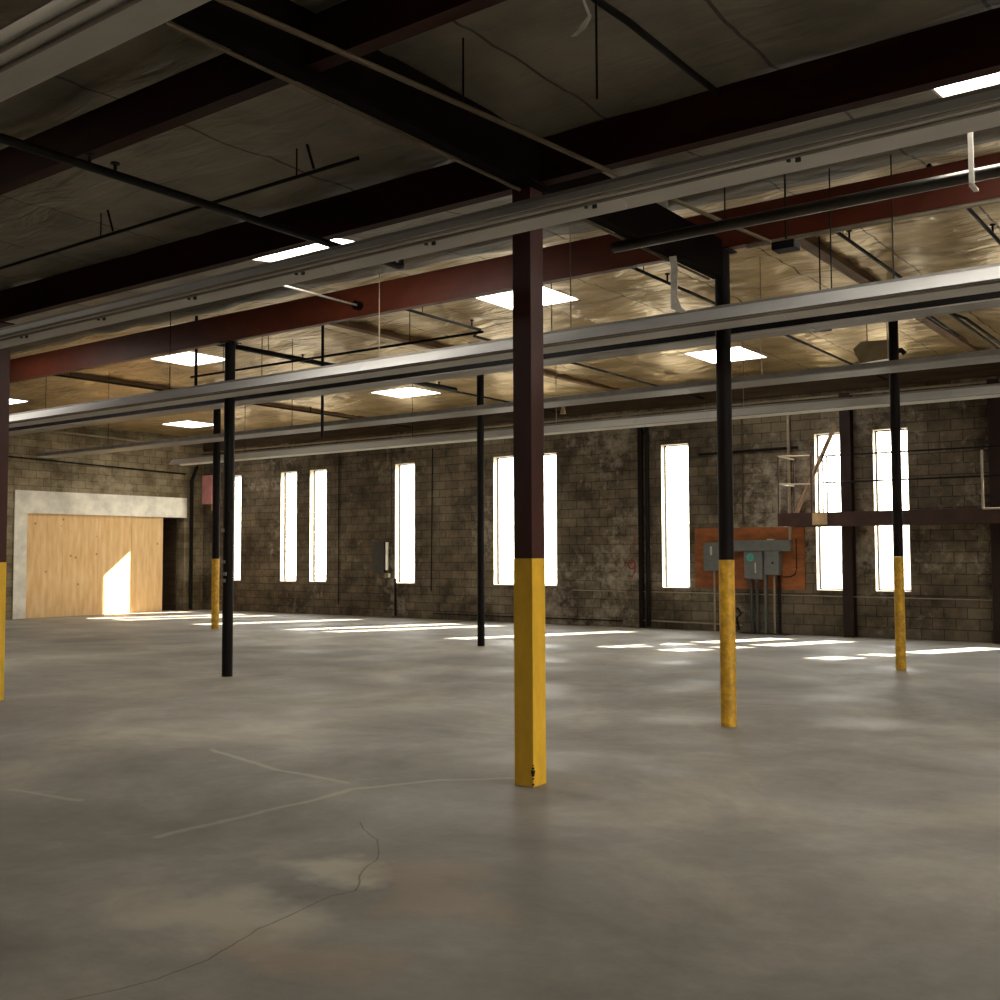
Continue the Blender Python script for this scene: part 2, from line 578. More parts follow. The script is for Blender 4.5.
# ------------------------------------------------------------------ mesh helpers
class MB:
    def __init__(self):
        self.bm = bmesh.new()

    def box(self, x0, x1, y0, y1, z0, z1, bev=0.0):
        mat_ = Matrix.Translation(((x0 + x1) / 2, (y0 + y1) / 2, (z0 + z1) / 2)) @ Matrix.Diagonal((x1 - x0, y1 - y0, z1 - z0, 1))
        r = bmesh.ops.create_cube(self.bm, size=1, matrix=mat_)
        if bev:
            es = list({e for v in r['verts'] for e in v.link_edges})
            bmesh.ops.bevel(self.bm, geom=es, offset=bev, segments=2, affect='EDGES', profile=0.5)
        return self

    def prism(self, pts, axis, a, b):
        """pts: closed 2-D outline; axis 'x': outline is (y,z) extruded along X from a to b, and so on"""
        def P(p, t):
            return {'x': (t, p[0], p[1]), 'y': (p[0], t, p[1]), 'z': (p[0], p[1], t)}[axis]
        va = [self.bm.verts.new(P(p, a)) for p in pts]
        vb = [self.bm.verts.new(P(p, b)) for p in pts]
        n = len(pts)
        self.bm.faces.new(va)
        self.bm.faces.new(vb[::-1])
        for i in range(n):
            self.bm.faces.new((va[i], vb[i], vb[(i + 1) % n], va[(i + 1) % n]))
        return self

    def tube(self, pts, r, seg=10, rs=None):
        pts = [Vector(p) for p in pts]
        rings = []
        for i, p in enumerate(pts):
            d = (pts[min(i + 1, len(pts) - 1)] - pts[max(i - 1, 0)]).normalized()
            up = Vector((0, 0, 1)) if abs(d.z) < 0.9 else Vector((1, 0, 0))
            a = d.cross(up).normalized()
            b = d.cross(a).normalized()
            rr = rs[i] if rs else r
            rings.append([self.bm.verts.new(p + rr * (math.cos(2 * math.pi * k / seg) * a + math.sin(2 * math.pi * k / seg) * b)) for k in range(seg)])
        for A, B in zip(rings, rings[1:]):
            for k in range(seg):
                self.bm.faces.new((A[k], A[(k + 1) % seg], B[(k + 1) % seg], B[k]))
        self.bm.faces.new(rings[0])
        self.bm.faces.new(rings[-1][::-1])
        return self

    def build(self, name, m, parent=None, smooth=False, loc=None):
        me = bpy.data.meshes.new(name)
        bmesh.ops.recalc_face_normals(self.bm, faces=self.bm.faces)
        self.bm.to_mesh(me)
        self.bm.free()
        me.materials.append(m)
        if smooth:
            for p in me.polygons:
                p.use_smooth = True
            try:
                me.set_sharp_from_angle(angle=0.7)
            except Exception:
                pass
        o = bpy.data.objects.new(name, me)
        C.objects.link(o)
        if parent is not None:
            o.parent = parent
            o.matrix_parent_inverse = Matrix.Translation(-parent.location)
        return o


def tag(o, label, cat, group=None, kind=None):
    if label:
        o['label'] = label
    if cat:
        o['category'] = cat
    if group:
        o['group'] = group
    if kind:
        o['kind'] = kind
    return o


def thing(name, loc, label, cat, group=None):
    o = bpy.data.objects.new(name, None)
    C.objects.link(o)
    o.location = loc
    o.empty_display_size = 0.2
    return tag(o, label, cat, group)


def struct(o):
    o['kind'] = 'structure'
    return o


# ------------------------------------------------------------------ the room shell
struct(MB().box(LX - 1.6, XR, YB, WY + .02, -0.2, 0).build('floor', M_FLOOR))

# window wall, pierced
mb = MB()
xs = [LX - 1.6] + [v for ab in WINS for v in ab] + [XR]
for i in range(0, len(xs), 2):
    mb.box(xs[i], xs[i + 1], WY, WY + WT, -0.2, 5.5)
for a, b in WINS:
    mb.box(a, b, WY, WY + WT, -0.2, WZ0)
    mb.box(a, b, WY, WY + WT, WZ1, 5.5)
struct(mb.build('wall_window_side', M_WALLX))

# left wall with the loading opening (Y 15..19.9, z 0..2.74) and a bay behind it
OY0, OY1, OZ = 14.97, 19.92, 2.76
mb = MB()
mb.box(LX - .2, LX, YB, OY0, 0, 5.5)
mb.box(LX - .2, LX, OY1, WY, 0, 5.5)
mb.box(LX - .2, LX, OY0, OY1, OZ, 5.5)
mb.box(LX - 1.5, LX - 1.3, OY0 - .2, OY1 + .2, 0, 3.0)
mb.box(LX - 1.3, LX - .2, OY1, OY1 + .2, 0, 3.0)
mb.box(LX - 1.3, LX - .2, OY0 - .2, OY0, 0, 3.0)
mb.box(LX - 1.5, LX - .2, OY0 - .2, OY1 + .2, OZ + .05, 3.0)
struct(mb.build('wall_left', M_WALLY))
struct(MB().box(LX - .2, XR + .2, YB - .2, YB, -0.2, 5.5).build('wall_back', M_ROOM))
# the right wall gets an added open loading door, out of view, for low side light on the columns
mb = MB()
mb.box(XR, XR + .2, YB, DY0, -0.2, 5.5)
mb.box(XR, XR + .2, DY1, WY + WT, -0.2, 5.5)
mb.box(XR, XR + .2, DY0, DY1, DZ, 5.5)
mb.box(XR, XR + .2, DY0, DY1, -0.2, -.001)
struct(mb.build('wall_right', M_ROOM))
mb = MB()
mb.box(XR - .02, XR + .2, DY0, DY0 + .06, 0, DZ)
mb.box(XR - .02, XR + .2, DY1 - .06, DY1, 0, DZ)
mb.box(XR - .02, XR + .2, DY0 + .06, DY1 - .06, DZ - .08, DZ)
struct(mb.build('door_1', M_RUST))
struct(MB().box(LX - .2, XR + .2, YB - .2, WY + WT, 5.5, 5.6).build('ceiling_deck', M_LEDGER))


# sagging, wrinkled foil-faced insulation between the rafters
def ceiling():
    gx, gy = set(), set()
    n = int((XR - LX) / 0.16)
    for i in range(n + 1):
        gx.add(round(LX + (XR - LX) * i / n, 4))
    n = int((WY - YB) / 0.11)
    for i in range(n + 1):
        gy.add(round(YB + (WY - YB) * i / n, 4))
    for a, b, c, d in SKYS:
        for s, lo, hi in ((gx, a, b), (gy, c, d)):
            for v in list(s):
                if abs(v - lo) < 0.05 or abs(v - hi) < 0.05:
                    s.discard(v)
            s.add(lo)
            s.add(hi)
    gx, gy = sorted(gx), sorted(gy)
    verts, faces = [], []
    for y in gy:
        zz = ceil_z(y)
        for x in gx:
            near = 1.0
            for a, b, c, d in SKYS:
                dd = max(a - x, x - b, c - y, y - d)
                near = min(near, max(0.0, dd) / 0.35)
            sag = 0.03 * abs(math.sin(math.pi * x / 1.22)) ** 0.7
            wr = 0.034 * noise.noise(Vector((x * .8 + .5 * math.sin(y), y * 3.0, 1))) + 0.020 * noise.noise(Vector((x * 2.2 + y, y * 7, 4)))
            verts.append((x, y, zz + near * (wr - sag + 0.012)))
    W = len(gx)
    for j in range(len(gy) - 1):
        for i in range(W - 1):
            cx, cyy = (gx[i] + gx[i + 1]) / 2, (gy[j] + gy[j + 1]) / 2
            if any(a < cx < b and c < cyy < d for a, b, c, d in SKYS):
                continue
            faces.append((j * W + i, (j + 1) * W + i, (j + 1) * W + i + 1, j * W + i + 1))
    me = bpy.data.meshes.new('ceiling')
    me.from_pydata(verts, [], faces)
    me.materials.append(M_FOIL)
    me.materials.append(M_FOIL_DIM)
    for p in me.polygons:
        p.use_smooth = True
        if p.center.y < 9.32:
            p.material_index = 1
    o = bpy.data.objects.new('ceiling', me)
    C.objects.link(o)
    struct(o)


ceiling()

# skylights: well, curb lip, acrylic
SKY_LABEL = {0: 'square skylight directly behind the nearest yellow-based column', 1: 'square skylight behind the yellow-based pipe column right of centre',
             2: 'square skylight above the black column on the left', 3: 'small skylight with pinkish well, left of centre near the window wall',
             4: 'small skylight in the far left corner beside the window wall', 5: 'skylight cut off by the column at the left edge',
             6: 'sliver of skylight showing under the dark beam, upper left', 7: 'sliver of skylight in the top right corner of the photo',
             8: 'skylight hidden above the second beam, left end', 9: 'skylight hidden above the second beam, far left end',
             }
for i, (a, b, c, d) in enumerate(SKYS):
    z = ceil_z((c + d) / 2)
    z0, z1 = ceil_z(c), ceil_z(d)
    t = thing('skylight', ((a + b) / 2, (c + d) / 2, z), SKY_LABEL.get(i, 'skylight in the roof out of view to the right or behind the viewer'),
              'skylight', 'square roof skylights')
    k = 0.02
    lo_, hi_ = .003, WELL

    def side(y):
        return ceil_z(y)
    mb = MB()
    for xa, xb in ((a, a + k), (b - k, b)):
        mb.prism([(c, z0 + lo_), (d, z1 + lo_), (d, z1 + hi_), (c, z0 + hi_)], 'x', xa, xb)
    mb.prism([(c, z0 + lo_), (c + k, z0 + lo_), (c + k, z0 + hi_), (c, z0 + hi_)], 'x', a + k, b - k)
    mb.prism([(d - k, z1 + lo_), (d, z1 + lo_), (d, z1 + hi_), (d - k, z1 + hi_)], 'x', a + k, b - k)
    mb.build('well', M_WELL, t)
    MB().prism([(c + k, z0 + .02), (d - k, z1 + .02), (d - k, z1 + .035), (c + k, z0 + .035)], 'x', a + k, b - k).build('diffuser', M_ACRYL, t)

# windows
for i, (a, b) in enumerate(WINS):
    t = bpy.data.objects.new('window_%d' % (i + 1), None)
    C.objects.link(t)
    t.location = ((a + b) / 2, WY + WT, WZ0)
    struct(t)
    yo = WY + WT
    mb = MB()
    f = 0.035
    mb.box(a, a + f, yo - .06, yo - .01, WZ0, WZ1)
    mb.box(b - f * .6, b, yo - .06, yo - .01, WZ0, WZ1)
    mb.box(a + f, b - f * .6, yo - .06, yo - .01, WZ0, WZ0 + f)
    mb.box(a + f, b - f * .6, yo - .06, yo - .01, WZ1 - f, WZ1)
    struct(mb.build('window_frame', M_FRAME, t))
    mb = MB()
    e = 0.012
    mb.box(a, a + e, WY - .005, yo - .06, WZ0, WZ1)
    mb.box(b - e, b, WY - .005, yo - .06, WZ0, WZ1)
    mb.box(a + e, b - e, WY - .005, yo - .06, WZ1 - e, WZ1)
    mb.box(a + e, b - e, WY - .02, yo - .06, WZ0, WZ0 + e)
    struct(mb.build('window_sill', M_TRIM, t))
    struct(MB().box(a + f, b - f * .6, yo - .038, yo - .032, WZ0 + f, WZ1 - f).build('window_pane', M_GLASS, t))

# roof ledgers along the walls, and pilasters
struct(MB().box(LX + .05, XR, WY - .08, WY, 4.78, 5.16).build('trim_1', M_LEDGER))
struct(MB().box(-11.74, -11.38, WY - .05, WY, 0, 4.78).build('wall_pilaster', M_WALLX))

# ------------------------------------------------------------------ columns
def pipe_column(x, y, ztop, r, upper, zpaint, label, paint=M_YELLOWD, extra=None):
    t = thing('steel_column', (x, y, 0), label, 'column', 'steel columns on the open floor')
    if zpaint:
        MB().tube([(x, y, 0.002), (x, y, zpaint)], r + .002, 20).build('painted_base', paint, t, True)
    MB().tube([(x, y, zpaint + .001 if zpaint else .002), (x, y, ztop)], r, 20).build('shaft', upper, t, True)
    MB().box(x - r * 1.5, x + r * 1.5, y - r * 1.5, y + r * 1.5, ztop, ztop + .012).build('cap_plate', upper, t)
    return t


def square_column(x, y, ztop, h, zpaint, label):
    t = thing('steel_column', (x, y, 0), label, 'column', 'steel columns on the open floor')
    MB().box(x - h - .001, x + h + .001, y - h - .001, y + h + .001, 0.002, zpaint, .003).build('painted_base', M_YELLOW, t)
    MB().box(x - h, x + h, y - h, y + h, zpaint + .0003, ztop, .003).build('shaft', M_MAROON, t)
    MB().box(x - h * 1.4, x + h * 1.4, y - h * 1.4, y + h * 1.4, ztop, ztop + .012).build('cap_plate', M_DARK, t)
    return t


c0 = square_column(-4.298, 6.185, 4.24, .079, 1.575, 'nearest square maroon column with bright yellow base and a chipped corner')
# chipped paint at the near corner: small ragged bare spots wrapping the corner
mb = MB()
cx, cyc = -4.298 + .0805, 6.185 - .0805
random.seed(4)
for (dz, s) in ((.13, .014), (.105, .022), (.085, .016), (.15, .008), (.06, .010), (.02, .012)):
    mb.box(cx - s * .9, cx + .0012, cyc - .0012, cyc + s, dz - s * .6, dz + s * .6, .002)
mb.build('bare_metal_chip', M_CHIP, c0)
square_column(-11.67, 6.30, 4.24, .076, 1.54, 'square maroon column with yellow base cut off by the left edge')
pipe_column(-4.225, 9.32, 4.47, .071, M_DARK, 1.545, 'black pipe column with dirty yellow base in front of the electrical board')
pipe_column(-4.30, 15.11, 5.06, .066, M_DARK, 1.555, 'black pipe column with yellow base in front of the rightmost window')
cb = pipe_column(-11.395, 9.34, 4.47, .071, M_PIPE, 0, 'all-black pipe column with small pale clips, left of centre')
for z0, dx in ((1.92, -.03), (1.50, -.01), (1.34, .02), (1.25, .0)):
    MB().box(-11.42 + dx, -11.36 + dx, 9.255, 9.275, z0, z0 + .045, .004).build('pale_clip', M_TAPE, cb)
MB().box(-11.32, -11.27, 9.25, 9.30, 2.06, 2.2, .006).build('junction_box', M_PIPE, cb)
pipe_column(-11.46, 14.99, 5.06, .064, M_PIPE, 0, 'thin all-black column between the middle windows')
pipe_column(-18.99, 15.22, 5.06, .080, M_DARK, 1.54, 'slim distant column with yellow base close behind the black clipped column')


# ------------------------------------------------------------------ steel beams and timber purlins
def roof_beam(y, zb, zt, label, M_BEAM=M_BEAM):
    o = MB().box(LX + .01, XR - .01, y - .045, y + .045, zb, zt, .004).build('roof_beam', M_BEAM)
    MB().box(LX + .01, XR - .01, y - .050, y + .050, zb - .006, zb).build('soffit_strip', M_BEAM, o)
    return tag(o, label, 'beam', 'roof beams')


roof_beam(3.985, 4.262, 4.53, 'nearest dark red roof beam crossing the upper left corner')
roof_beam(6.24, 4.262, 4.58, 'dark roof beam resting on the nearest square column')
roof_beam(9.32, 4.496, 4.86, 'red-orange roof beam under the near edge of the bright ceiling bay', M_BEAM_LIT)
o = MB().box(-4.29, -4.19, YB + .01, 9.26, 4.205, 4.575, .004).build('roof_girder', M_GIRDER)
tag(o, 'dark brown girder running from the top left over the nearest column to the next one', 'beam')
for x, lab in ((-4.25, 'brown timber rafter over the far right column, running to the window wall'),
               (-11.45, 'brown timber rafter over the thin black column, running to the window wall'),
               (-18.95, 'brown timber rafter over the distant yellow-based column')):
    o = MB().box(x - .075, x + .075, 9.4, WY - .1, 5.085, 5.26).build('roof_rafter', M_WOOD)
    tag(o, lab, 'rafter', 'timber rafters of the far bay')


# ------------------------------------------------------------------ strip light rows
def light_row(x0, x1, yn, yf, zb, h, label, joints=None, hang=(), flat=None):
    y = (yn + yf) / 2
    t = thing('strip_light_row', ((x0 + x1) / 2, y, zb), label, 'strip light', 'rows of fluorescent strip lights')
    L = 2.44
    n = max(1, round((x1 - x0) / L))
    a0 = .05 if flat else .075
    for i in range(n):
        a = x1 - (i + 1) * (x1 - x0) / n
        b = a + (x1 - x0) / n - .006
        if flat:
            MB().box(a, b, yn, yf, zb, zb + .012, .002).build('reflector', M_WHITED, t)
            continue
        pts = [(yn, zb), (y - a0, zb + h), (y + a0, zb + h), (yf, zb), (yf - .004, zb), (yf - .022, zb + .008), (y + .07, zb + .045), (y - .07, zb + .045), (yn + .022, zb + .008), (yn + .004, zb)]
        MB().prism(pts, 'x', a, b).build('reflector', M_WHITEM, t)
    if flat:
        MB().box(x0, x1, yn + .01, yf - .02, zb + .013, zb + h, .004).build('channel', flat, t)
    else:
        MB().box(x0, x1, y - .055, y + .055, zb + h + .001, zb + h + .032, .006).build('channel', M_WHITED, t)
        for s in (-.045, .045):
            MB().tube([(x0 + .02, y + s, zb + .034), (x1 - .02, y + s, zb + .034)], .010, 8).build('rail_lip', M_WHITED, t, True)
    if joints:
        for jx in joints:
            MB().box(jx - .014, jx + .014, y + .07, y + .085, zb + .012, zb + .036, .003).build('lamp_socket', M_SOCKET, t)
            MB().box(jx - .05, jx - .03, y + .04, y + .06, zb + .012, zb + .026, .003).build('lamp_socket', M_SOCKET, t)
    for k, hx in enumerate(hang):
        MB().tube([(hx, y, zb + h), (hx, y, ceil_z(y) + .01)], .006, 6).build('hanger_rod', M_CONDUIT if k in (2, 3) else M_PIPE, t, True)
    return t


JR1 = [-1.95 + 1.22 * k for k in range(-8, 7)]
light_row(-19.5, XR - .2, 2.06, 2.40, 3.60, .09, 'strip light row nearest the viewer, crossing the top left corner', [-4.5 - 2.44 * k for k in range(5)], hang=(-6, -11, 2))
light_row(-19.5, XR - .2, 5.00, 5.34, 3.60, .08, 'long strip light row passing in front of the nearest column', JR1, hang=(-14.2, -0.2))
light_row(-20.8, XR - .2, 8.75, 9.19, 3.70, .13, 'brightest strip light row, passing in front of the two black columns', None, hang=(-18.2, -12.2, -8.32, -5.71, -2.54, -3.06, .6))
light_row(-20.8, XR - .2, 9.65, 9.98, 3.736, .075, 'narrow dark strip light row just behind the brightest row', None, hang=(-16.7, -11.3, -6.5), flat=M_PIPE)
light_row(-20.6, XR - .2, 11.90, 12.34, 3.65, .07, 'thin grey strip light row crossing in front of the far columns', None, hang=(-18.4, -13.2, -8.6, -5.0), flat=M_TAPE)
light_row(-21.1, XR - .2, 15.48, 15.88, 3.75, .125, 'strip light row nearest the window wall, just above the windows', None, hang=(-18.6, -13.66, -10.3, -6.78, -2.6))


# ------------------------------------------------------------------ pipes, conduits, hangers
def pipe(name, pts, r, m, label, cat='pipe', group=None, heads=(), rods=(), drop=.10, root=None):
    t = thing(name, pts[0], label, cat, group)
    MB().tube(pts, r, 10).build('pipe_run' if cat != 'conduit' else 'tube', m, t, True)
    for h in heads:
        x, y, z = h
        mb = MB()
        mb.tube([(x, y, z), (x, y, z + drop)], .012, 8)
        mb.tube([(x, y, z + drop), (x, y, z + drop + .012)], .03, 10)
        mb.build('sprinkler_head', M_PIPE, t, True)
    for h in rods:
        x, y, z = h
        MB().tube([(x, y, z), (x, y, ceil_z(y) + .01)], .006, 6).build('hanger_rod', M_PIPE, t, True)
    return t


SPG = 'sprinkler pipes under the ceiling'
pipe('sprinkler_pipe', [(-6.22, YB + .1, 4.15), (-6.22, 6.95, 4.15), (-6.25, 7.02, 4.17), (-6.32, 7.08, 4.27)], .030, M_PIPE,
     'thick black sprinkler pipe entering low at the left edge, ending past the second beam', group=SPG,
     heads=[(-6.22, 3.93, 4.15), (-6.22, 4.12, 4.15)], rods=[(-6.22, 2.2, 4.15)], drop=.07)
for x, z, label, heads in (
        (-5.98, 4.92, 'sprinkler pipe crossing behind the hanging white strap', [11.6, 15.5]),
        (-3.62, 4.92, 'sprinkler pipe right of the timber rafter above the far right column', [11.2]),
        (-2.37, 4.95, 'sprinkler pipe at the upper right edge over the bright ceiling', [12.0]),
        (-9.4, 4.90, 'sprinkler pipe passing left of the nearest column over the bright ceiling', [12.1]),
        (-13.25, 4.88, 'sprinkler pipe right of the black clipped column', [10.6, 12.4, 16.0]),
        (-17.9, 4.90, 'sprinkler pipe over the far left bay', [10.2, 13.6, 17.0])):
    pipe('sprinkler_pipe', [(x, 9.5, z), (x, 12.3, z), (x - (.35 if x == -9.4 else 0), 12.6, z), (x - (.35 if x == -9.4 else 0), WY - .12, z - .03)], .020, M_PIPE, label, group=SPG,
         heads=[(x, h, z) for h in heads], rods=[(x, 11.0, z)])
pipe('sprinkler_main', [(-14.2, 10.85, 4.50), (-8.25, 10.85, 4.48)], .018, M_PIPE, 'thin black pipe running just above the brightest strip light row', group=SPG,
     rods=[(x, 10.85, 4.50) for x in (-13.4, -11.2, -9.5)])
pipe('thick_black_pipe', [(-12.75, 9.5, 4.78), (-12.75, 15.9, 4.78)], .040, M_PIPE, 'thick black pipe just right of the black clipped column under the bright ceiling', group=SPG,
     rods=[(-12.75, 11.2, 4.78)])
pipe('thin_black_pipe', [(-20.5, 5.3, 4.37), (-5.12, 5.3, 4.37)], .014, M_PIPE, 'thin black pipe in the dark bay in front of the second beam', group=SPG,
     rods=[(-5.74, 5.3, 4.37), (-8.2, 5.3, 4.37)])
# diagonal brace rods in the dark bay
for i, (x, y) in enumerate(((-5.56, 5.3), (-8.02, 5.3))):
    tag(MB().tube([(x, y, 4.392), (x - .06, y - .02, 4.60)], .010, 6).build('brace_rod', M_PIPE), ('short black brace rod %s the girder in the dark bay' % ('nearest' if i == 0 else 'farther left of')), 'rod')
pipe('ceiling_conduit', [(-3.922, 3.148 - .9, 4.2), (-3.922, 3.148, 4.2), (-3.827, 4.004, 4.2), (-3.70, 5.2, 4.2), (-3.60, 6.279, 4.2), (-3.453, 7.74, 4.2), (-3.375, 8.40, 4.2)], .016, M_LEDGER2,
     'dull tan conduit running beside the dark girder under the beams', 'conduit', rods=[(-3.75, 4.75, 4.2), (-3.46, 7.7, 4.2)])
pipe('girder_lit_edge', [(-4.31, 1.0, 4.20), (-4.31, 9.2, 4.20)], .012, M_LEDGER2, 'thin brown tube for the lit lower left edge of the dark girder', 'conduit')  # tube drawn in place of the light catching the girder's bottom edge
pipe('galvanised_duct', [(-4.12, 7.10, 3.98), (8.6, 7.10, 3.98)], .042, M_DUCT, 'round galvanised pipe shining at the right edge below the top right skylight', 'pipe')
t = MB().box(-1.52, -1.49, 7.035, 7.05, 3.90, 4.28).box(-1.52, -1.49, 7.035, 7.17, 3.895, 3.91).build('pipe_strap', M_STRAP)
tag(t, 'white strap hanging the galvanised pipe at the right edge', 'strap')
pipe('beam_conduit', [(-3.9, 9.16, 4.43), (8.5, 9.16, 4.43)], .020, M_CONDUIT, 'thin grey conduit along the bottom of the red-orange beam at the right', 'conduit')
t = thing('diagonal_rod', (-8.91, 9.27, 4.61), 'bright diagonal metal rod ending in a round black knob on the orange beam', 'rod')
MB().tube([(-8.37, 7.5, 4.43), (-8.90, 9.20, 4.61)], .013, 8).build('rod', M_STRAP, t, True)
MB().tube([(-8.92, 9.19, 4.615), (-8.92, 9.272, 4.615)], .055, 14).build('knob', M_PIPE, t, True)
pipe('wall_conduit', [(LX + .06, WY - .10, 4.70), (XR - .2, WY - .10, 4.66)], .024, M_CONDUIT, 'horizontal conduit high on the window wall below the ledger', 'conduit')
pipe('wall_conduit', [(LX + .04, 14.0, 4.97), (LX + .04, 19.0, 4.87)], .028, M_CONDUIT, 'pale conduit sloping along the top of the left wall', 'conduit')
pipe('wall_conduit', [(LX + .04, 9.0, 4.30), (LX + .04, 19.9, 4.04)], .020, M_PIPE, 'dark pipe across the left wall above the plywood opening', 'pipe')
pipe('wall_conduit', [(-13.1, WY - .03, .80), (-4.2, WY - .03, .76)], .011, M_CONDUIT, 'thin horizontal conduit under the right-hand windows', 'conduit')
pipe('wall_conduit', [(-17.2, WY - .03, .14), (-11.8, WY - .03, .14)], .014, M_PIPE, 'dark pipe low on the window wall left of the pilaster', 'pipe')
pipe('wall_conduit', [(-11.3, WY - .03, .17), (-9.0, WY - .03, .14)], .016, M_CONDUIT, 'pale conduit near the floor left of the electrical conduits', 'conduit')
pipe('wall_conduit', [(-18.64, WY - .03, 1.9), (-18.64, WY - .03, 4.3)], .016, M_LEDGER, 'thin vertical conduit rising from the grey wall box left of a window', 'conduit')
pipe('wall_conduit', [(-18.50, WY - .03, .05), (-18.50, WY - .03, 1.0)], .030, M_PIPE, 'short dark pipe at the foot of the wall below the grey wall box', 'pipe')
pipe('wall_conduit', [(-17.30, WY - .03, .70), (-17.25, WY - .03, 4.3)], .014, M_PIPE, 'thin vertical dark conduit right of the fourth window', 'conduit')
pipe('wall_conduit', [(-20.55, WY - .03, 4.6), (-20.55, WY - .03, .3)], .014, M_PIPE, 'faint vertical conduit between the window pair and the next window', 'conduit')
pipe('wall_conduit', [(-8.95, WY - .03, 4.7), (-8.95, WY - .03, 2.2)], .016, M_LEDGER, 'vertical conduit rising behind the left end of the catwalk', 'conduit')
pipe('wall_conduit', [(-9.9, WY - .05, 3.70), (-7.75, WY - .05, 3.72)], .030, M_PIPE, 'short dark horizontal pipe on the wall right of the yellow-based column', 'pipe')
pipe('wall_pipe', [(-11.14, WY - .06, .05), (-11.14, WY - .06, 4.6)], .050, M_PIPE, 'thick black standpipe beside the pilaster left of the seventh window', 'pipe')
o = MB().box(-11.37, -11.27, WY - .06, WY - .002, .02, 4.6).build('downspout', M_DARK)
tag(o, 'flat dark downspout between pilaster and black standpipe', 'downspout')
pipe('riser_pipe', [(LX + .12, 20.08, .03), (LX + .12, 20.08, 3.85), (LX + .22, 20.15, 4.2), (LX + .40, 20.2, 4.5)], .055, M_PIPE,
     'thick black riser pipe in the far left corner beside the plywood opening', 'pipe')
for i, (x, y, z0, z1, rr) in enumerate(((-12.26, 9.45, 3.84, 5.02, .022), (-10.51, 10.2, 3.2, 5.09, .020))):
    o = MB().tube([(x, y, z0), (x, y, z1)], rr, 8).build('drop_pipe', M_PIPE, None, True)
    tag(o, ('short black drop pipe left of the clipped black column' if i == 0 else 'long thin black drop pipe hanging left of centre through three light rows'), 'pipe')

# branching conduit near the far right rafter
pipe('branch_conduit', [(-4.02, 14.75, 5.03), (-4.02, 17.6, 5.0)], .022, M_PIPE, 'black branch pipe alongside the rafter above the far right column', group=SPG)
pipe('branch_conduit', [(-4.35, 14.35, 4.82), (-4.05, 14.5, 4.82), (-3.55, 14.6, 4.80), (-3.30, 14.9, 4.70), (-3.25, 17.5, 4.66)], .020, M_PIPE, 'bent black branch pipe right of the far right column', group=SPG)

# unit heater near the far column
t = thing('unit_heater', (-4.85, 16.2, 4.5), 'grey slope-sided unit heater hung at the ceiling beside the far right column', 'heater')
MB().prism([(-5.12, 4.66), (-5.02, 4.44), (-4.62, 4.46), (-4.62, 4.74), (-5.0, 4.76)], 'y', 15.9, 16.5).build('casing', M_HEAT, t)
MB().tube([(-4.61, 16.2, 4.6), (-4.5, 16.2, 4.62), (-4.45, 16.2, 4.56)], .04, 10).build('flue', M_PIPE, t, True)
for x in (-5.0, -4.7):
    MB().tube([(x, 16.2, 4.76), (x, 16.2, 5.15)], .007, 6).build('hanger_rod', M_PIPE, t, True)
# dark ballast boxes
for x, y, z, lab in ((-3.30, 8.56, 4.15, 'dark box at the end of the tan ceiling conduit, right of the black column'),
                     (-4.05, 11.5, 4.06, 'small dark box hanging behind the brightest light row beside the far right column')):
    t = thing('hanging_box', (x, y, z), lab, 'box')
    MB().box(x - .10, x + .10, y - .08, y + .08, z, z + .07, .01).build('casing', M_PIPE, t)
    MB().tube([(x, y, z + .1), (x, y, ceil_z(y))], .008, 6).build('hanger_rod', M_PIPE, t, True)

# small white lamp on the third row
o = MB().tube([(-8.0, 12.35, 3.652), (-8.0, 12.35, 3.55)], .035, 10, rs=[.02, .045]).build('bare_lamp_holder', M_TAN, None, True)
tag(o, 'small pale lamp holder under the thin grey light row, right of the yellow-based column', 'lamp holder')


def ribbon(name, pts, widths, m, label, cat, nrm=Vector((0, -1, 0)), th=.004):
    bm = bmesh.new()
    rows = []
    for p, wd in zip(pts, widths):
        p = Vector(p)
        rows.append([bm.verts.new(p + Vector((wd[0], 0, 0))), bm.verts.new(p + Vector((wd[1], .01, 0))),
                     bm.verts.new(p + Vector((wd[1], .01 + th, 0))), bm.verts.new(p + Vector((wd[0], th, 0)))])
    for a, b in zip(rows, rows[1:]):
        for k in range(4):
            bm.faces.new((a[k], a[(k + 1) % 4], b[(k + 1) % 4], b[k]))
    bm.faces.new(rows[0])
    bm.faces.new(rows[-1][::-1])
    mb_ = MB()
    mb_.bm = bm
    return tag(mb_.build(name, m), label, cat)


ribbon('torn_strap', [(-4.36, 8.3, 4.86), (-4.36, 8.3, 4.62), (-4.35, 8.3, 4.40), (-4.25, 8.3, 4.32), (-4.22, 8.31, 4.10), (-4.22, 8.3, 3.84), (-4.20, 8.29, 3.74), (-4.12, 8.29, 3.69)],
       [(-.02, .06), (-.02, .10), (-.01, .12), (-.03, .04), (-.03, .03), (-.03, .03), (-.045, .05), (-.03, .03)], M_STRAP,
       'torn whitish strap hanging from the ceiling between the nearest column and the next', 'strap')
ribbon('torn_film', [(-2.75, 4.45, 4.60), (-2.746, 4.45, 4.38), (-2.712, 4.45, 4.29), (-2.745, 4.45, 4.262), (-2.77, 4.45, 4.235), (-2.805, 4.45, 4.215)],
       [(-.004, .004), (-.004, .004), (-.006, .008), (-.012, .024), (-.012, .028), (-.014, .008)], M_STRAP,
       'scrap of torn white film dangling from the dark ceiling, top centre', 'scrap')
tag(MB().tube([(-2.70, 4.50, 4.60), (-2.70, 4.50, 3.88)], .006, 8).build('hanging_chain', M_PIPE, None, True), 'thin dark chain hanging beside the scrap of torn film', 'chain')
